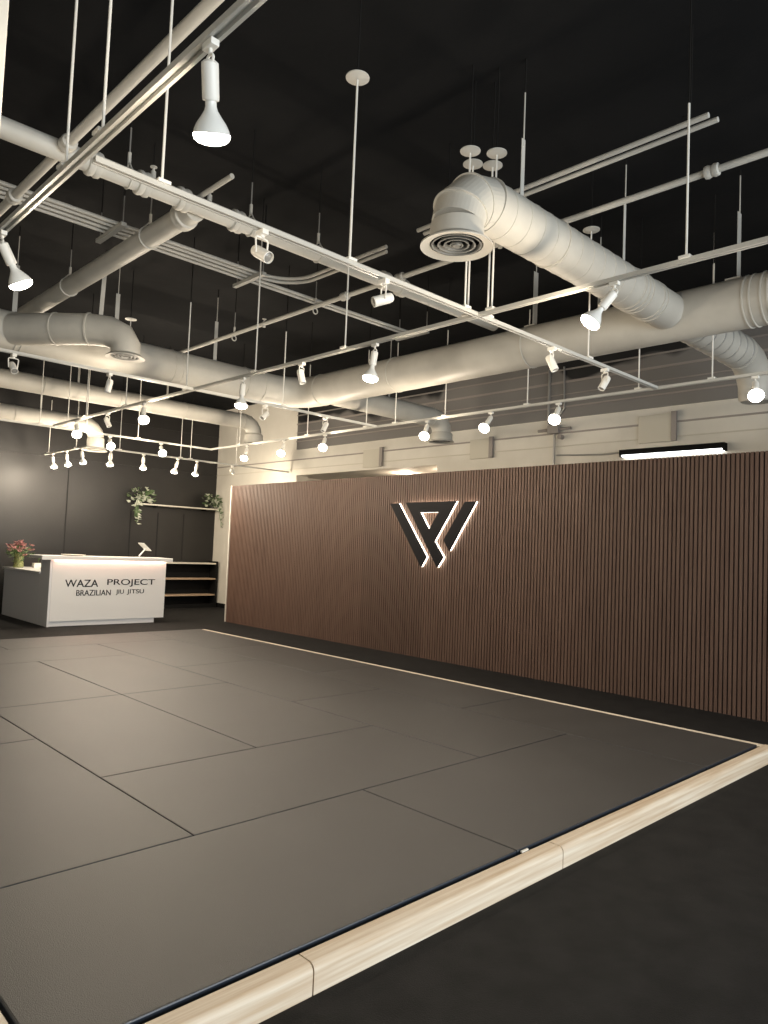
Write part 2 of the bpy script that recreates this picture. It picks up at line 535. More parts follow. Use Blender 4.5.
# things on the desk
t = tag(empty('tablet_stand', (6.0, 12.5, 1.16)), 'silver tablet on a slanted stand on the desk', 'tablet')
bm = B(); box(bm, 5.90, 6.04, 12.44, 12.56, 1.162, 1.170); rel(link('stand_base', bm, M['screen']), t)
bm = B(); tube(bm, [(5.95, 12.5, 1.180), (6.02, 12.49, 1.27), (6.07, 12.48, 1.35)], 0.013, 8); rel(link('stand_arm', bm, M['screen']), t)
bm = B()
prism(bm, [(0, 0), (0.20, 0), (0.20, 0.012), (0, 0.012)], lambda a, b, d: Vector((5.965+a*0.75+b*0.5, d, 1.415-a*0.66+b*0.7)), 12.37, 12.60)
rel(link('tablet', bm, M['screen']), t)
bm = B(); lathe(bm, [(0, 0), (0.14, 0), (0.20, 0.018), (0.195, 0.022), (0.13, 0.008), (0, 0.008)], 28, (4.80, 12.55, 1.1605))
tag(link('round_tray', bm, M['shelf_white'], smooth=True), 'shallow pale round tray on the left end of the counter', 'tray')
v = tag(empty('flower_vase', (4.45, 14.2, 0.88)), 'glass vase of red and pink flowers on the low desk wing', 'vase')
bm = B(); lathe(bm, [(0, 0), (0.085, 0), (0.09, 0.02), (0.075, 0.16), (0.095, 0.26), (0.09, 0.26), (0.068, 0.16), (0.08, 0.025), (0, 0.02)], 20, (4.45, 14.2, 0.8805))
rel(link('glass_vase', bm, M['glass'], smooth=True), v)
bm = B(); bl = B()
def leaf(bmm, c, d, ln, wd, nrm=None):
    d = Vector(d).normalized()
    s = d.cross(Vector((random.uniform(-1, 1), random.uniform(-1, 1), random.uniform(-.3, 1)))).normalized()
    nn = d.cross(s)
    c = Vector(c)
    pts = [c, c+d*ln*0.35+s*wd*0.5+nn*ln*0.08, c+d*ln, c+d*ln*0.35-s*wd*0.5+nn*ln*0.08]
    mid = c+d*ln*0.5
    vs = [bmm.verts.new(q) for q in pts]
    mv = bmm.verts.new(mid)
    for i in range(4):
        bmm.faces.new((vs[i], vs[(i+1) % 4], mv))
for i in range(34):
    a = random.uniform(0, 2*PI); r = 0.24*math.sqrt(random.random()); h = 0.40-r*0.45+random.uniform(-.06, .12)
    tip = Vector((4.45+math.cos(a)*r, 14.2+math.sin(a)*r, 0.88+h))
    tube(bm, [(4.45+math.cos(a)*0.03, 14.2+math.sin(a)*0.03, 0.92), (4.45+math.cos(a)*0.045, 14.2+math.sin(a)*0.045, 1.13), tip], 0.004, 5)
    bf = B()
    for k in range(9):
        b_ = 2*PI*k/9
        leaf(bf, tip, (math.cos(b_), math.sin(b_), random.uniform(-.1, .9)), random.uniform(.04, .07), 0.035)
    rel(link('flower_head', bf, M['petal']), v)
    for k in range(3):
        leaf(bl, tip-Vector((0, 0, random.uniform(.05, .14))), (random.uniform(-1, 1), random.uniform(-1, 1), random.uniform(-.3, .5)), 0.09, 0.035)
rel(link('stems', bm, M['stem']), v); rel(link('leaves', bl, M['leaf']), v)
b_ = tag(empty('card_holder', (4.80, 14.25, 0.88)), 'small white box with a little green sprig on the low desk wing', 'box')
bm = B(); box(bm, 4.72, 4.88, 14.19, 14.31, 0.8805, 0.965, 0.004); rel(link('holder_box', bm, M['white']), b_)
bm = B(); tube(bm, [(4.81, 14.25, 0.965), (4.82, 14.25, 1.04), (4.815, 14.25, 1.12)], 0.006, 6)
for k in range(7):
    leaf(bm, (4.815, 14.25, 0.99+k*0.018), (random.uniform(-1, 1), random.uniform(-1, 1), 0.8), 0.05, 0.02)
rel(link('sprig', bm, M['stem']), b_)

# ------------------------------------------------------------------ shelves on the black wall
sh = tag(empty('wall_shelf', (8.0, 14.88, 2.25)), 'long pale floating shelf high on the black wall between trailing plants', 'shelf')
bm = B(); box(bm, 6.98, 8.90, 14.72, 14.999, 2.235, 2.265, 0.003); rel(link('shelf_board', bm, M['shelf_white']), sh)
bm = B()
for x in (7.4, 8.6):
    box(bm, x-0.012, x+0.012, 14.80, 14.988, 2.20, 2.234)
rel(link('bracket', bm, M['dark']), sh)
def trailing_plant(x, y, z, lab, s=1.0, trail=((-0.12, 0.42),)):
    pl = tag(empty('trailing_plant', (x, y, z)), lab, 'plant', 'trailing plants on the wall shelf')
    bm = B(); lathe(bm, [(0, 0), (0.05, 0), (0.065, 0.09), (0.058, 0.09), (0.05, 0.06), (0, 0.06)], 16, (x, y, z+0.0005)); rel(link('plant_pot', bm, M['pot'], smooth=True), pl)
    bl, bp, bs = B(), B(), B()
    for i in range(120):
        a = random.uniform(0, 2*PI); e = random.uniform(-0.35, 1.3); r = random.uniform(0.03, 0.20)*s
        c = Vector((x+math.cos(a)*math.cos(e)*r, y-abs(math.sin(a))*math.cos(e)*r*0.7, z+0.10+math.sin(e)*r))
        leaf(bl if random.random() < 0.5 else bp, c, (math.cos(a), -abs(math.sin(a)), random.uniform(-.4, .7)), random.uniform(.05, .09)*s, 0.04*s)
    for dx, ln in trail:
        pts = [Vector((x, y-0.06, z+0.10)), Vector((x+dx*0.7, y-0.16, z+0.07)), Vector((x+dx, y-0.18, z-ln*0.4)), Vector((x+dx, y-0.17, z-ln))]
        tube(bs, pts, 0.004, 5)
        for k in range(26):
            f = k/25*2.99; i = int(f); q = pts[i].lerp(pts[i+1], f-i)
            leaf(bl if random.random() < 0.5 else bp, q, (random.uniform(-1, 1), random.uniform(-1, 0.2), random.uniform(-.8, .3)), 0.07*s, 0.035*s)
    rel(link('foliage', bl, M['leaf']), pl)
    rel(link('pale_foliage', bp, M['leaf_pale']), pl)
    rel(link('trailing_stem', bs, M['stem']), pl)
trailing_plant(7.05, 14.88, 2.2655, 'leafy trailing plant on the left end of the wall shelf', 1.45, ((-0.20, 0.30), (-0.14, 0.44)))
trailing_plant(8.76, 14.80, 2.2655, 'leafy trailing plant on the right end of the wall shelf by the white wall', 1.3, ((0.10, 0.22), (0.14, 0.42)))
rk = tag(empty('display_shelving', (8.0, 14.8, 0)), 'black shelving unit with three pale wooden shelf edges beside the desk', 'shelves')
for z, mt in ((1.0, 'shelf_white'), (0.65, 'wood_shelf'), (0.285, 'wood_shelf')):
    bm = B(); box(bm, 5.9, 8.86, 14.66, 14.95, z-0.016, z+0.016, 0.002); rel(link('shelf_board', bm, M[mt]), rk)
bm = B(); box(bm, 5.9, 8.86, 14.951, 14.995, 0, 1.0); rel(link('back_panel', bm, M['dark']), rk)
for x in (5.86, 8.861):
    bm = B(); box(bm, x, x+0.038, 14.64, 14.995, 0, 1.05, 0.003); rel(link('side_panel', bm, M['dark']), rk)
bm = B(); box(bm, 5.9, 8.86, 14.67, 14.95, 0, 0.08); rel(link('plinth', bm, M['dark']), rk)

# ------------------------------------------------------------------ linear light and fittings on the white wall
lf = tag(empty('linear_light', (8.93, 4.03, 2.86)), 'black linear light glowing white, on the wall above the slats at right', 'light')
bm = B(); box(bm, 8.85, 8.958, 3.38, 4.69, 2.856, 2.925, 0.003); box(bm, 8.85, 8.958, 3.36, 3.38, 2.83, 2.925); box(bm, 8.85, 8.958, 4.69, 4.71, 2.83, 2.925)
rel(link('fixture_housing', bm, M['dark']), lf)
bm = B(); box(bm, 8.86, 8.955, 3.385, 4.685, 2.832, 2.855, 0.005)
rel(link('light_diffuser', bm, M['led']), lf)
for y0, y1, z0, z1, lab in ((9.40, 9.84, 2.97, 3.30, 'beige wall hatch, the left one, above the lit opening'),
                            (6.93, 7.31, 2.97, 3.28, 'beige wall hatch, the middle one, right of the lit opening'),
                            (4.04, 4.48, 3.0, 3.36, 'beige wall hatch, the right one, above the linear light')):
    h = tag(empty('wall_hatch', (XW-0.02, (y0+y1)/2, z0)), lab, 'hatch', 'beige hatches on the white wall')
    bm = B(); box(bm, XW-0.045, XW-0.0185, y0, y1, z0, z1, 0.003); rel(link('hatch_panel', bm, M['beige']), h)
    bm = B(); box(bm, XW-0.06, XW-0.0185, y0-0.07, y0-0.002, z0, z1+0.02, 0.003); rel(link('hinge_post', bm, M['taupe']), h)
cdx = tag(empty('wall_conduit', (XW-0.04, 5.75, 3.3)), 'vertical grey conduit with a valve cluster on the white wall', 'conduit')
bm = B()
tube(bm, [(XW-0.05, 5.86, 4.2), (XW-0.05, 5.86, 3.4), (XW-0.05, 5.75, 3.30), (XW-0.05, 5.75, 2.6)], 0.02, 8)
tube(bm, [(XW-0.05, 5.62, 4.2), (XW-0.05, 5.60, 3.6), (XW-0.05, 5.75, 3.42)], 0.014, 8)
rel(link('conduit_tube', bm, M['metal']), cdx)
bm = B(); tube(bm, [(XW-0.06, 6.02, 3.30), (XW-0.06, 5.48, 3.30)], 0.022, 8); box(bm, XW-0.11, XW-0.03, 5.66, 5.84, 3.24, 3.36, 0.01); tube(bm, [(XW-0.13, 5.62, 3.18), (XW-0.05, 5.62, 3.18)], 0.035, 12)
rel(link('valve', bm, M['taupe']), cdx)
bm = B(); tube(bm, [(XW-0.04, 5.72, 2.93), (XW-0.04, 5.0, 2.89), (XW-0.04, 4.75, 2.90)], 0.012, 8)
rel(link('cable', bm, M['metal']), cdx)
# recessed ceiling lamps of the side room
for x, y, lab in ((XW+0.7, 9.45, 'recessed lamp in the side room, the left of two seen above the slats'), (XW+0.7, 8.30, 'recessed lamp in the side room, the right of two seen above the slats')):
    d = tag(empty('recessed_lamp', (x, y, OZ)), lab, 'light', 'recessed lamps of the side room')
    bm = B(); lathe(bm, [(0.10, 0), (0.13, 0), (0.13, -0.012), (0.10, -0.012)], 24, (x, y, OZ-0.0005), close=True); rel(link('lamp_ring', bm, M['white']), d)
    bm = B(); lathe(bm, [(0, -0.001), (0.099, -0.001), (0.09, -0.009), (0, -0.012)], 24, (x, y, OZ-0.0005)); rel(link('lamp_disc', bm, M['glow']), d)
    l = bpy.data.lights.new('recessed_light', 'POINT'); l.energy = 22; l.color = (1, 0.8, 0.6); l.shadow_soft_size = 0.08
    q = bpy.data.objects.new('recessed_light', l); COL.objects.link(q); q.location = (x, y, OZ-0.12); rel(q, d)

# ------------------------------------------------------------------ suspension helpers
def rod(par, x, y, z0, ztop, r=0.006, disc=False, name='suspension_rod'):
    """white rod from z0 up to ztop, black-painted hanger from there to the ceiling"""
    bm = B(); tube(bm, [(x, y, z0), (x, y, ztop)], r, 8)
    o = rel(link(name, bm, M['white'], smooth=True), par)
    bm = B(); box(bm, x-0.03, x+0.03, y-0.03, y+0.03, z0-0.004, z0+0.012, 0.003)
    c = link('rod_clip', bm, M['white']); c.parent = o
    bm = B(); tube(bm, [(x, y, ztop+0.0005), (x, y, ZC-0.001)], r*0.8, 6)
    c = link('black_hanger', bm, M['hanger']); c.parent = o
    if disc:
        bm = B(); lathe(bm, [(0, 0.0), (0.03, 0.0), (0.065, 0.010), (0.065, 0.015), (0, 0.025)], 28, (x, y, ztop-0.012))
        c = link('canopy_disc', bm, M['pipe'], smooth=True); c.parent = o
    return o

# ------------------------------------------------------------------ lighting tracks
def track(a, b, lab, rods, z=ZT, wd=0.036):
    a = Vector((a[0], a[1], 0)); b = Vector((b[0], b[1], 0))
    mid = (a+b)/2
    root = tag(empty('lighting_track', (mid.x, mid.y, z)), lab, 'lighting track', 'white lighting tracks hung below the ceiling')
    d = (b-a).normalized(); s = Vector((-d.y, d.x, 0)); h = wd/2
    prof = [(-h, -0.012), (-h*0.42, -0.012), (-h*0.42, 0.004), (h*0.42, 0.004), (h*0.42, -0.012), (h, -0.012), (h, 0.012), (-h, 0.012)]
    bm = B()
    L = (b-a).length
    prism(bm, prof, lambda p_, q_, t_: a+s*p_+d*t_+Vector((0, 0, z+q_)), 0, L)
    rel(link('track_rail', bm, M['track']), root)
    for rr in rods:
        x, y, zt = rr[:3]
        rod(root, x, y, z+0.0125, zt, disc=len(rr) > 3)
    return root
track((1.05, 0.8), (1.05, 4.4), 'nearest white lighting track, crossing the top left corner', [(1.05, 3.09, 4.5), (1.05, 2.72, 4.5)], wd=0.042)
track((1.092, 2.9), (6.081, 2.9), 'white lighting track running from top left down to the slat wall at right',
      [(1.386, 2.9, 4.5), (2.47, 2.9, 4.03, 1), (3.438, 2.9, 4.03, 1), (3.67, 2.9, 4.03, 1), (4.93, 2.9, 4.03, 1)])
track((3.57, 0.8), (3.57, 2.881), 'right part of the middle lighting track, leaving the frame at right', [(3.57, 1.556, 3.83), (3.57, 2.79, 4.03, 1)])
track((3.57, 2.919), (3.57, 6.481), 'middle part of the middle lighting track, between the two crossing tracks',
      [(3.57, 2.985, 4.03, 1), (3.57, 4.2, 4.2), (3.57, 5.42, 4.27)])
track((3.57, 6.519), (3.57, 10.3), 'left part of the middle lighting track, ending above the desk at left', [(3.57, 6.66, 3.92), (3.57, 8.06, 4.03, 1), (3.57, 9.21, 4.0)])
track((0.8, 6.5), (6.081, 6.5), 'white lighting track passing just below the main duct at left', [(1.0, 6.5, 4.0), (4.66, 6.5, 3.85)])
track((6.1, 0.6), (6.1, 10.47), 'white lighting track parallel to the slat wall, hung nearest to it',
      [(6.1, 2.42, 4.0), (6.1, 3.07, 4.0), (6.1, 4.27, 4.0), (6.1, 5.38, 4.0), (6.1, 6.18, 4.0), (6.1, 6.70, 4.0), (6.1, 7.9, 4.0), (6.1, 9.6, 4.0)])
track((2.6, 10.45), (6.081, 10.45), 'white lighting track crossing in front of the desk', [(3.43, 10.45, 4.0), (3.8, 10.45, 4.0), (4.07, 10.45, 4.0), (4.85, 10.45, 4.0)])
track((4.75, 12.119), (4.75, 14.1), 'short white lighting track above the left end of the desk', [(4.75, 13.9, 4.0), (4.75, 12.6, 4.0)])
track((4.73, 12.1), (8.9, 12.1), 'far lighting track above the desk front, ending at the white wall', [(5.3, 12.1, 4.0), (6.45, 12.1, 4.0), (6.65, 12.1, 4.0), (7.63, 12.1, 4.0)])

# ------------------------------------------------------------------ track lamps with flood bulbs
def q_from(d):
    return Vector((0, 0, -1)).rotation_difference(Vector(d).normalized())
def make_lamp():
    root = empty('track_lamp')
    bm = B(); box(bm, -0.016, 0.016, -0.03, 0.03, -0.024, -0.0005, 0.003)
    link('track_adapter', bm, M['white'], root)
    bm = B(); tube(bm, [(0, 0, -0.024), (0, 0, -0.045)], 0.007, 8)
    pts = [Vector((0.0, math.cos(a)*0.021, -0.062+math.sin(a)*0.018)) for a in [2*PI*i/16 for i in range(17)]]
    tube(bm, pts, 0.005, 6, caps=False)
    link('swivel_ring', bm, M['white'], root, True)
    head = B()
    lathe(head, [(0, 0.002), (0.018, 0), (0.028, -0.008), (0.0285, -0.02), (0.0285, -0.112), (0.0265, -0.118), (0, -0.118)], 22)
    so = link('lamp_socket', head, M['white'], root, True); so.location = (0, 0, -0.062)
    kn = B(); tube(kn, [(0, 0.028, -0.07), (0, 0.042, -0.07)], [0.011, 0.009], 10)
    k = link('thumb_screw', kn, M['white'], so, True)
    bb = B()
    lathe(bb, [(0, -0.118), (0.019, -0.118), (0.019, -0.135), (0.023, -0.148), (0.035, -0.166), (0.051, -0.188), (0.0595, -0.206), (0.0620, -0.218)], 26)
    bu = link('flood_bulb', bb, M['bulb'], so, True)
    fb = B(); lathe(fb, [(0.0620, -0.218), (0.0625, -0.225), (0.059, -0.236), (0.046, -0.246), (0.025, -0.252), (0, -0.254)], 26)
    fa = link('lit_face', fb, M['glow'], so, True)
    return root, so
lamp0, sock0 = make_lamp()
used = [False]
def light_at(root, par_dir, power, col, spot=False, off=0.30):
    l = bpy.data.lights.new('bulb_light', 'SPOT' if spot else 'POINT')
    l.energy = power; l.color = col; l.shadow_soft_size = 0.035
    o = bpy.data.objects.new('bulb_light', l); COL.objects.link(o); o.parent = root
    if spot:
        l.spot_size = math.radians(165); l.spot_blend = 0.5
        o.rotation_mode = 'QUATERNION'; o.rotation_quaternion = q_from(par_dir)
    o.location = Vector((0, 0, -0.062))+Vector(par_dir).normalized()*off
LAMP_SCALE = 0.92
def copy_deep(o, parent=None):
    c = o.copy(); COL.objects.link(c); c.parent = parent
    for ch in list(o.children):
        copy_deep(ch, c)
    return c
def place_lamp(x, y, rz, d, lab, group, power=1.0):
    if not used[0]:
        used[0] = True; r = lamp0
        r_ = r
    else:
        r_ = copy_deep(TEMPLATE)
    r_.location = (x, y, ZT-0.012); r_.rotation_euler = (0, 0, rz); r_.scale = (LAMP_SCALE,)*3
    for ch in r_.children:
        if ch.name.startswith('lamp_socket'):
            ch.rotation_mode = 'QUATERNION'
            ch.rotation_quaternion = q_from(Matrix.Rotation(-rz, 3, 'Z') @ Vector(d))
    tag(r_, lab, 'track light', group)
    return r_
# the template is the first lamp before it gets its own light; lights are added afterwards
TEMPLATE = lamp0
G1 = 'lit flood lamps on the lighting tracks'
lamps = [
 (1.05, 1.925, 0, (0.28, 0.33, -0.90), 'large lit flood lamp hanging straight down at the top left'),
 (1.05, 3.92, 0, (0.50, 0.05, -0.86), 'lit flood lamp at the left frame edge, tilted to the right'),
 (3.57, 1.95, 0, (-0.36, 0.48, -0.80), 'lit flood lamp below the big duct at right, tilted to the left'),
 (3.57, 3.86, 0, (-0.12, 0.05, -0.99), 'lit flood lamp near the middle of the photo on the middle track'),
 (3.57, 5.61, 0, (-0.08, -0.05, -0.99), 'lit flood lamp just left of where the main duct bends'),
 (3.57, 7.60, 0, (-0.24, -0.64, -0.73), 'glaring lit flood lamp above the right part of the desk, highest of that cluster'),
 (3.57, 9.50, 0, (-0.21, -0.69, -0.69), 'glaring lit flood lamp at the left end of the middle track'),
 (4.42, 10.45, PI/2, (-0.24, -0.79, -0.56), 'glaring lit flood lamp on the track before the desk, the left one'),
 (5.23, 10.45, PI/2, (-0.24, -0.78, -0.57), 'glaring lit flood lamp on the track before the desk, the right one'),
 (6.1, 2.08, 0, (-0.70, -0.27, -0.66), 'lit flood lamp above the slat wall at the right frame edge'),
 (6.1, 3.90, 0, (-0.70, -0.24, -0.67), 'lit flood lamp above the slat wall, second from the right'),
 (6.1, 4.73, 0, (-0.71, -0.14, -0.69), 'lit flood lamp above the slat wall, up and right of the logo'),
 (6.1, 5.65, 0, (-0.60, -0.35, -0.72), 'lit flood lamp above the slat wall, straight above the logo'),
 (6.1, 7.51, 0, (-0.55, -0.48, -0.68), 'lit flood lamp above the slat wall, third from the left'),
 (6.1, 8.44, 0, (-0.51, -0.43, -0.74), 'lit flood lamp above the slat wall, second from the left'),
 (6.1, 9.38, 0, (-0.48, -0.39, -0.79), 'lit flood lamp above the left end of the slat wall'),
 (4.75, 13.68, 0, (0.30, 0.42, -0.80), 'small lit lamp at the far left end of the short track above the desk'),
 (4.75, 13.01, 0, (0.30, 0.42, -0.80), 'small lit lamp, middle one on the short track above the desk'),
 (4.75, 12.34, 0, (0.32, 0.42, -0.80), 'small lit lamp, right one on the short track above the desk'),
 (5.15, 12.1, PI/2, (0.15, 0.40, -0.85), 'small lit lamp on the far track, first from the left'),
 (5.74, 12.1, PI/2, (0.22, 0.42, -0.82), 'small lit lamp on the far track, second from the left'),
 (6.40, 12.1, PI/2, (-0.05, 0.45, -0.85), 'small lit lamp on the far track, third from the left'),
 (6.79, 12.1, PI/2, (0.10, 0.40, -0.85), 'small lit lamp on the far track, fourth from the left'),
]
placed = []
for i, (x, y, rz, d, lab) in enumerate(lamps):
    placed.append((place_lamp(x, y, rz, d, lab, G1), Matrix.Rotation(-rz, 3, 'Z') @ Vector(d)))
for i, (r_, d) in enumerate(placed):
    light_at(r_, d, BULB_W*(1.6 if i >= 16 else 0.75 if i < 2 else 1.45 if 5 <= i <= 8 else 1.1), BULB_COL, spot=9 <= i <= 11, off=0.30 if i < 5 else 0.34)

# ------------------------------------------------------------------ unlit cylinder spotlights
def make_spot():
    root = empty('track_spotlight')
    bm = B(); box(bm, -0.018, 0.018, -0.03, 0.03, -0.026, -0.0005, 0.003)
    tube(bm, [(0, 0, -0.026), (0, 0, -0.040)], 0.012, 12)
    link('track_adapter', bm, M['white'], root)
    bm = B()
    tube(bm, [(0, 0.0, -0.038), (0, 0.036, -0.040), (0, 0.040, -0.05), (0, 0.034, -0.120)], 0.0045, 6)
    tube(bm, [(0, 0.0, -0.038), (0, -0.036, -0.040), (0, -0.040, -0.05), (0, -0.034, -0.120)], 0.0045, 6)
    link('yoke', bm, M['white'], root, True)
    bm = B()
    lathe(bm, [(0, 0.058), (0.020, 0.058), (0.026, 0.052), (0.029, 0.035), (0.029, -0.062), (0.026, -0.064), (0.025, -0.050), (0, -0.050)], 22)
    h = link('lamp_head', bm, M['white'], root, True); h.location = (0, 0, -0.115)
    bm = B(); lathe(bm, [(0, -0.0505), (0.0245, -0.0505), (0.018, -0.056), (0, -0.058)], 20)
    link('lens', bm, M['lens'], h, True)
    return root
SPOT = make_spot()
RT = Vector((0.719, -0.695, 0)); TW = Vector((-0.695, -0.719, 0))
spots = [
 (1.91, 2.9, 0.6, 0.45, -0.45, 'unlit white spotlight hung from the near part of the long diagonal track'),
 (2.73, 2.9, -0.8, 0.3, -0.35, 'unlit white spotlight aimed left, middle of the long diagonal track'),
 (4.43, 2.9, 0.35, 0.2, -0.85, 'unlit white spotlight aimed down in front of the big duct'),
 (5.19, 2.9, -0.45, 0.15, -0.8, 'unlit white spotlight near the slat wall end of the diagonal track'),
 (3.57, 4.74, 0.25, 0.1, -0.95, 'unlit white spotlight left of the middle lit lamp'),
 (3.57, 8.54, 0.45, 0.1, -0.85, 'unlit white spotlight between the two glaring lamps above the desk'),
 (1.89, 6.5, 0.5, 0.5, -0.6, 'unlit white spotlight at the left frame edge below the duct'),
 (2.71, 6.5, -0.15, 0.1, -0.95, 'unlit white spotlight below the round outlet of the left duct'),
 (4.43, 6.5, -0.35, 0.6, -0.6, 'unlit white spotlight below the bend of the main duct'),
 (5.27, 6.5, -0.3, 0.3, -0.85, 'unlit white spotlight above the left part of the slat wall'),
 (7.55, 12.1, 0.368, -0.842, -0.40, 'white spotlight before the white wall left of the slat wall, lighting that wall'),
]
for i, (x, y, a, b, c, lab) in enumerate(spots):
    s_ = SPOT if i == 0 else copy_deep(SPOT)
    d = (RT*a+TW*b+Vector((0, 0, c))).normalized()
    hz = math.atan2(d.y, d.x)
    s_.location = (x, y, ZT-0.012)
    for ch in s_.children:
        if ch.name.startswith('lamp_head'):
            ch.rotation_mode = 'QUATERNION'
            ch.rotation_quaternion = q_from(d)
        elif ch.name.startswith('yoke'):
            ch.rotation_euler = (0, 0, hz)
    tag(s_, lab, 'spotlight', 'cylinder spotlights on the tracks')
    if i == len(spots)-1:
        l = bpy.data.lights.new('spotlight_beam', 'SPOT'); l.energy = 95; l.color = BULB_COL
        l.spot_size = math.radians(120); l.spot_blend = 0.8; l.shadow_soft_size = 0.03
        o = bpy.data.objects.new('spotlight_beam', l); COL.objects.link(o); o.parent = s_
        o.rotation_mode = 'QUATERNION'; o.rotation_quaternion = q_from(d); o.location = Vector((0, 0, -0.115))+d*0.075
        for ch in s_.children:
            for g in ch.children:
                if g.name.startswith('lens'):
                    g.data = g.data.copy(); g.data.materials[0] = M['glow']

# ------------------------------------------------------------------ ducts
def bands(par, name, items, r, mat='duct', w=0.008, h=0.006, seg=40):
    for c, ax in items:
        bm = B(); lathe(bm, [(r*0.98, -w), (r+h, -w*0.7), (r+h, w*0.7), (r*0.98, w)], seg, c, ax, close=True)
        rel(link(name, bm, M[mat], smooth=True), par)
def ring_bands_unused(bm, c0, c1, r, spacing, h=0.004, slant=0.0, w_=0.012):
    c0, c1 = Vector(c0), Vector(c1)
    d = (c1-c0); L = d.length; d.normalize()
    nn = int(L/spacing)
    for i in range(nn):
        c = c0+d*(spacing*(i+0.5))
        lathe(bm, [(r*0.98, -w_/2), (r+h, -w_/2), (r+h, w_/2), (r*0.98, w_/2)], 28, c, (d+Vector((0, 0, slant))).normalized(), close=True)
def diffuser(par, x, y, z, r, grey=True):
    """flanged round outlet facing down at height z"""
    bm = B()
    lathe(bm, [(r*0.74, 0.03), (r*0.80, 0.028), (r, 0.0), (r*1.0, -0.008), (r*0.80, 0.004), (r*0.74, 0.004)], 36, (x, y, z), close=True)
    f = rel(link('outlet_flange', bm, M['duct'], smooth=True), par)
    bm = B()
    for k in range(4):
        rr = r*(0.70-0.17*k)
        lathe(bm, [(rr, 0.002), (rr-0.009, 0.002), (rr-0.016, 0.022), (rr-0.012, 0.022)], 32, (x, y, z), close=True)
    lathe(bm, [(0, -0.002), (r*0.10, -0.002), (r*0.13, 0.01), (0, 0.02)], 24, (x, y, z))
    g = link('outlet_grille', bm, M['grille'], smooth=True); g.parent = f
    bm = B(); lathe(bm, [(0, 0.045), (r*0.735, 0.045)], 28, (x, y, z))
    g = link('outlet_throat', bm, M['hole']); g.parent = f
def strap(par, x, y, z0, z1, w_=0.045, zt=None, lean=(0, 0)):
    bm = B()
    prism(bm, [(-w_/2, 0), (w_/2, 0), (w_/2, 0.004), (-w_/2, 0.004)], lambda a, b, d: Vector((x+a+lean[0]*(d-z0), y+b+lean[1]*(d-z0), d)), z0, z1)
    tube(bm, [(x+lean[0]*(z1-z0), y+lean[1]*(z1-z0), z1-0.05), (x+lean[0]*(z1-z0), y+lean[1]*(z1-z0), min(z1+0.3, ZC-0.02))], 0.005, 6)
    o = rel(link('hanger_strap', bm, M['pipe']), par)
    bm = B(); tube(bm, [(x+lean[0]*(z1-z0), y+lean[1]*(z1-z0), min(z1+0.3, ZC-0.02)), (x+lean[0]*(z1-z0), y+lean[1]*(z1-z0), ZC-0.001)], 0.006, 6)
    g = link('black_hanger', bm, M['hanger']); g.parent = o

# main trunk: along the slat wall, then turning toward the left
DZ, DR, DX, DY = 3.51, 0.20, 5.83, 7.81
trunk = tag(empty('trunk_duct', (DX, 4, DZ)), 'big round duct running along the slat wall and bending back toward the left', 'duct')
bm = B(); tube(bm, [(DX, 0.2, DZ), (DX, DY-0.42, DZ)], DR, 40); rel(link('duct_run', bm, M['duct'], smooth=True), trunk)
bm = B(); tube(bm, arc((DX-0.42, DY-0.42, DZ), 0, PI/2, 0.42, (1, 0, 0), (0, 1, 0), 5), DR, 40); rel(link('elbow', bm, M['duct'], smooth=True), trunk)
bm = B(); tube(bm, [(DX-0.42, DY, DZ), (-1.0, DY, DZ)], DR, 40); rel(link('duct_run', bm, M['duct'], smooth=True), trunk)
bands(trunk, 'joint_band', [((DX, y, DZ), (0, 1, 0)) for y in (1.85, 1.90, 1.98, 2.03, 4.05, 5.9, 7.25)], DR)
bands(trunk, 'joint_band', [((x, DY, DZ), (1, 0, 0)) for x in (2.25, 2.3, 3.95, 4.05, 4.95, 5.2)], DR)
for y in (2.12, 4.02):
    strap(trunk, DX, y, DZ+DR-0.01, 4.25, 0.07)
    bm = B(); box(bm, DX-0.05, DX+0.05, y-0.03, y+0.09, DZ+DR-0.006, DZ+DR+0.01); rel(link('strap_foot', bm, M['duct']), trunk)
strap(trunk, DX, 3.33, DZ+DR-0.01, 4.1, 0.04)
for x in (2.25, 3.30, 4.55):
    strap(trunk, x, DY, DZ+DR-0.01, 4.2, 0.045)
strap(trunk, 3.075, DY-0.1, DZ+DR-0.04, 4.5, 0.045, lean=(0.03, 0))
# left branch with its outlet
br = [(2.22, 7.70, DZ), (2.36, 7.50, DZ), (2.50, 7.32, DZ), (2.72, 7.06, DZ), (2.86, 6.93, DZ-0.015), (2.95, 6.85, DZ-0.07), (2.985, 6.82, DZ-0.15), (2.985, 6.82, DZ-0.235)]
bm = B(); tube(bm, br, [0.155, 0.155, 0.155, 0.152, 0.150, 0.146, 0.142, 0.14], 32); rel(link('branch_duct', bm, M['duct'], smooth=True), trunk)
bands(trunk, 'joint_band', [((2.50, 7.32, DZ), (0.6, -0.75, 0)), ((2.72, 7.06, DZ), (0.7, -0.65, 0))], 0.152, w=0.011, h=0.009)
diffuser(trunk, 2.985, 6.82, DZ-0.262, 0.185)

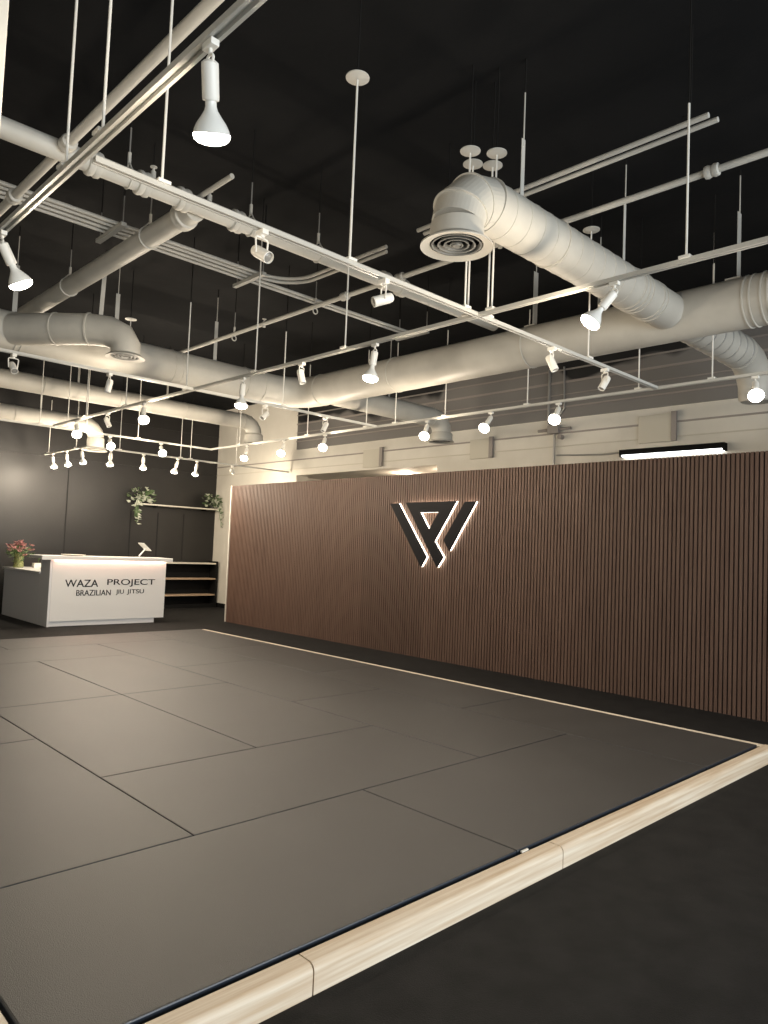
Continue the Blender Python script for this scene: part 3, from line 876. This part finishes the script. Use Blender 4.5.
# near branch with the large round outlet
NB = trunk
NY, NZ, NR, NX = 2.62, 3.517, 0.152, 3.015
bm = B(); tube(bm, [(NX+0.24, NY, NZ), (5.65, NY, NZ)], NR, 40); rel(link('duct_run', bm, M['duct'], smooth=True), NB)
cc = Vector((NX+0.24, NY, NZ-0.20))
elb = [Vector((NX+0.24-0.24*math.sin(a), NY, NZ-0.20+0.20*math.cos(a))) for a in (0, PI*0.18, PI*0.36, PI/2)]
bm = B(); tube(bm, elb, [NR, NR+0.004, NR+0.002, NR-0.004], 40); rel(link('elbow', bm, M['duct'], smooth=False), NB)
bands(NB, 'elbow_band', [(elb[0], (1, 0, 0)), (elb[1], (0.85, 0, 0.5)), (elb[2], (0.4, 0, 0.85))], NR, w=0.006, h=0.010)
bands(NB, 'spiral_seam', [((NX+0.36+0.145*k, NY, NZ), Vector((1, 0, 0.12)).normalized()) for k in range(13)], NR, w=0.004, h=0.003)
bands(NB, 'joint_band', [((x, NY, NZ), (1, 0, 0)) for x in (3.95, 5.0, 5.06, 5.12, 5.3, 5.36)], NR, h=0.007)
bm = B(); lathe(bm, [(NR-0.004, 0.125), (NR, 0.10), (NR, 0.03), (NR-0.01, 0.02)], 40, (NX, NY, 3.195)); rel(link('outlet_collar', bm, M['duct'], smooth=True), NB)
diffuser(NB, NX, NY, 3.195, 0.205)
strap(NB, 3.62, NY, NZ+NR-0.01, 4.08, 0.035)
strap(NB, 4.93, NY, NZ+NR-0.01, 4.15, 0.03)

def side_duct(name, lab, y, z, r, x0, x1, xb, zb, rb, flange=None, root=None):
    """run along X, elbow down at xb into a boot whose mouth is at zb"""
    root = root or tag(empty(name, ((x0+x1)/2, y, z)), lab, 'duct')
    bm = B(); tube(bm, [(x0, y, z), (x1, y, z)], r, 32); rel(link('duct_run', bm, M['duct'], smooth=True), root)
    R_ = xb-x1
    pts = [(x1+R_*math.sin(a), y, z-R_*0.9*(1-math.cos(a))) for a in (0, PI/8, PI/4, 3*PI/8, PI/2)]
    bm = B(); tube(bm, pts, [r, r, r, r*1.02, r*1.04], 32); rel(link('elbow', bm, M['duct'], smooth=True), root)
    zt = z-R_*0.9
    bm = B(); lathe(bm, [(r*1.04, zt+0.002), (rb, zt-0.03), (rb, zb), (rb-0.008, zb), (rb-0.008, zt-0.03), (0, zt-0.03)], 32, (xb, y, 0)); rel(link('outlet_boot', bm, M['duct'], smooth=True), root)
    if flange:
        diffuser(root, xb, y, zb-0.01, flange)
    else:
        bm = B(); lathe(bm, [(0, zb+0.03), (rb-0.009, zb+0.03)], 28, (xb, y, 0)); rel(link('outlet_throat', bm, M['hole']), root)
    bands(root, 'joint_band', [((x1-0.05-1.1*k, y, z), (1, 0, 0)) for k in range(int((x1-x0)/1.1))], r, seg=32)
    return root
d4 = side_duct('side_duct', 'round duct behind the main duct at left, turned down beside the bend', 10.67, 3.60, 0.13, 1.5, 6.85, 7.06, 3.24, 0.165)
for x in (2.6, 4.0, 5.4):
    strap(d4, x, 10.67, 3.72, 4.1, 0.03)
d5 = side_duct('side_duct', 'farthest round duct at left with an outlet above the desk', 13.1, 3.53, 0.135, 2.0, 5.02, 5.28, 3.08, 0.15, 0.21)
for x in (3.0, 4.3):
    strap(d5, x, 13.1, 3.655, 4.1, 0.03)
d6 = side_duct('side_duct', 'short round duct with a boxy outlet above the logo', 7.13, 3.45, 0.14, 5.9, 7.80, 8.02, 3.13, 0.165, 0.19, root=trunk)
strap(d6, 6.9, 7.13, 3.58, 4.1, 0.03)
d7 = side_duct('side_duct', 'ribbed round duct stub at the right frame edge behind the big duct', 2.62, 3.53, 0.16, 5.9, 7.3, 7.72, 3.20, 0.14, root=trunk)
bands(d7, 'spiral_rib', [((6.15+0.17*k, 2.62, 3.53), Vector((1, 0, 0.15)).normalized()) for k in range(7)], 0.16, mat='metal', w=0.012, h=0.005)
strap(d7, 6.6, 2.62, 3.68, 4.2, 0.03)

# ------------------------------------------------------------------ sprinkler pipes
PZ_ = 3.85
def coupling(bm, c, ax, r):
    lathe(bm, [(r*0.98, -0.045), (r+0.016, -0.04), (r+0.020, -0.02), (r+0.012, 0), (r+0.020, 0.02), (r+0.016, 0.04), (r*0.98, 0.045)], 24, c, ax, close=True)
NET = tag(empty('sprinkler_piping', (2.5, 4.57, 3.85)), 'network of white painted sprinkler pipes, thick and thin, under the black ceiling', 'pipes')
def pipe_thing(lab, runs, r, coup=(), hangers=(), heads=()):
    root = NET
    bm = B()
    for a, b in runs:
        tube(bm, [a, b], r, 24)
    pr_ = rel(link('pipe_run', bm, M['pipe'], smooth=True), root); pr_['label'] = lab
    for cpos, ax in coup:
        bm = B(); coupling(bm, cpos, ax, r); rel(link('coupling', bm, M['pipe'], smooth=True), root)
    for x, y, ax in hangers:
        bm = B()
        s = Vector((0, 1, 0)) if ax == 'x' else Vector((1, 0, 0))
        pts = [Vector((x, y, PZ_))+s*math.cos(t_)*(r+0.006)+Vector((0, 0, math.sin(t_)*(r+0.006))) for t_ in [2*PI*i/20 for i in range(21)]]
        tube(bm, pts, 0.006, 6, caps=False)
        tube(bm, [Vector((x, y, PZ_+r+0.11)), Vector((x, y, PZ_+r+0.03))], 0.012, 8)
        tube(bm, [pts[3], Vector((x, y, PZ_+r+0.05))], 0.006, 6)
        tube(bm, [pts[7], Vector((x, y, PZ_+r+0.05))], 0.006, 6)
        o = rel(link('pipe_hanger', bm, M['pipe'], smooth=True), root)
        bm = B(); tube(bm, [Vector((x, y, PZ_+r+0.11)), Vector((x, y, PZ_+r+0.28))], 0.005, 6)
        g = link('hanger_rod', bm, M['metal']); g.parent = o
        bm = B(); tube(bm, [Vector((x, y, PZ_+r+0.28)), Vector((x, y, ZC-0.001))], 0.005, 6)
        g = link('black_hanger', bm, M['hanger']); g.parent = o
    for x, y in heads:
        bm = B()
        tube(bm, [(x, y, PZ_+r-0.01), (x, y, PZ_+r+0.05)], 0.018, 10)
        tube(bm, [(x, y, PZ_+r+0.05), (x, y, PZ_+r+0.075)], 0.009, 8)
        lathe(bm, [(0, 0), (0.024, 0.004), (0.024, 0.008), (0, 0.008)], 12, (x, y, PZ_+r+0.075))
        rel(link('sprinkler_head', bm, M['pipe'], smooth=True), root)
    return root
pipe_thing('thick white sprinkler main running diagonally behind the long lighting track', [((-1.5, 4.57, PZ_), (5.9, 4.57, PZ_))], 0.062,
           coup=[((1.72, 4.57, PZ_), (1, 0, 0)), ((2.05, 4.57, PZ_), (1, 0, 0)), ((2.34, 4.57, PZ_), (1, 0, 0)), ((2.78, 4.57, PZ_), (1, 0, 0)), ((4.3, 4.57, PZ_), (1, 0, 0)), ((4.52, 4.57, PZ_), (1, 0, 0))],
           hangers=[(1.95, 4.57, 'x'), (2.9, 4.57, 'x'), (3.55, 4.57, 'x')], heads=[(2.12, 4.57), (2.55, 4.57)])
pipe_thing('thickest white pipe slanting down to the left toward the main duct', [((2.48, 4.64, PZ_), (2.48, 9.3, PZ_))], 0.080,
           coup=[((2.48, 4.80, PZ_), (0, 1, 0))], hangers=[(2.48, 5.35, 'y'), (2.48, 7.0, 'y')])
pipe_thing('short thin stub of pipe beyond the thick main', [((2.48, 4.16, 3.93), (2.48, 4.62, 3.93))], 0.018)
pipe_thing('medium white pipe crossing the top left corner above the nearest track', [((1.515, 0.3, PZ_), (1.515, 7.2, PZ_))], 0.030,
           coup=[((1.515, 4.45, PZ_), (0, 1, 0)), ((1.515, 5.45, PZ_), (0, 1, 0))])
pipe_thing('thin white sprinkler branch pipe crossing the photo from the left duct up to the right', [((4.43, 0.2, 3.90), (4.43, 8.5, 3.90))], 0.022,
           coup=[((4.43, 1.78, 3.9), (0, 1, 0)), ((4.43, 4.5, 3.9), (0, 1, 0)), ((4.43, 5.25, 3.9), (0, 1, 0))], hangers=[(4.43, 5.7, 'y'), (4.43, 7.2, 'y')], heads=[(4.43, 6.6), (4.43, 3.4)])

# conduits on trapeze hangers
ZK = 3.985
K = (ZK-1.47)/(3.78-1.47)
cb = tag(empty('conduit_bundle', (3.0, 5.17*K, ZK)), 'bundle of thin white conduits crossing above the thick pipes, two bending off', 'conduits')
for k, yy in enumerate((5.14*K, 5.205*K)):
    e = 0.0 if k == 0 else 0.07
    bm = B()
    pts = [Vector((-1.0, yy, ZK)), Vector((3.25*K+0.15+e, yy, ZK))]+arc((3.25*K+0.15+e, yy-0.34, ZK), PI/2, 0, 0.34, (1, 0, 0), (0, 1, 0), 8)[1:]+[Vector((3.25*K+0.49+e, 3.92*K+e, ZK))]
    tube(bm, pts, 0.016, 8); rel(link('conduit_tube', bm, M['pipe'], smooth=True), cb)
for yy in (5.28*K, 5.35*K):
    bm = B(); tube(bm, [(-1.0, yy, ZK), (5.5*K, yy, ZK)], 0.016, 8); rel(link('conduit_tube', bm, M['pipe'], smooth=True), cb)
def hung(par, x, yy, z0, z1):
    bm = B(); tube(bm, [(x, yy, z0), (x, yy, z1)], 0.005, 6); a_ = rel(link('strut_rod', bm, M['metal']), par)
    bm = B(); tube(bm, [(x, yy, z1+0.0005), (x, yy, ZC-0.001)], 0.005, 6); g = link('black_hanger', bm, M['hanger']); g.parent = a_
for x in (2.14*K, 3.36*K, 5.40*K):
    bm = B(); box(bm, x-0.022, x+0.022, 5.04*K, 5.50*K, ZK-0.048, ZK-0.017, 0.002)
    rel(link('trapeze_strut', bm, M['pipe']), cb)
    for yy in (5.06*K, 5.46*K):
        hung(cb, x, yy, ZK-0.017, ZK+0.2)
c2 = tag(empty('conduit_pair', (3.7*K, 2.5*K, ZK)), 'pair of thin white conduits passing behind the large round outlet to the upper right', 'conduits')
for dx in (0, 0.075):
    bm = B(); tube(bm, [(3.655*K+dx, 3.55*K, ZK), (3.655*K+dx, 1.49*K-dx*0.3, ZK)], 0.016, 8); rel(link('conduit_tube', bm, M['pipe'], smooth=True), c2)
for yy in (3.3*K, 1.6*K):
    bm = B()
    box(bm, 3.62*K, 3.62*K+0.16, yy-0.015, yy+0.015, ZK+0.017, ZK+0.031)
    a_ = rel(link('conduit_clamp', bm, M['hanger']), c2)
    bm = B(); tube(bm, [(3.62*K+0.08, yy, ZK+0.031), (3.62*K+0.08, yy, ZC-0.001)], 0.005, 6); g = link('black_hanger', bm, M['hanger']); g.parent = a_
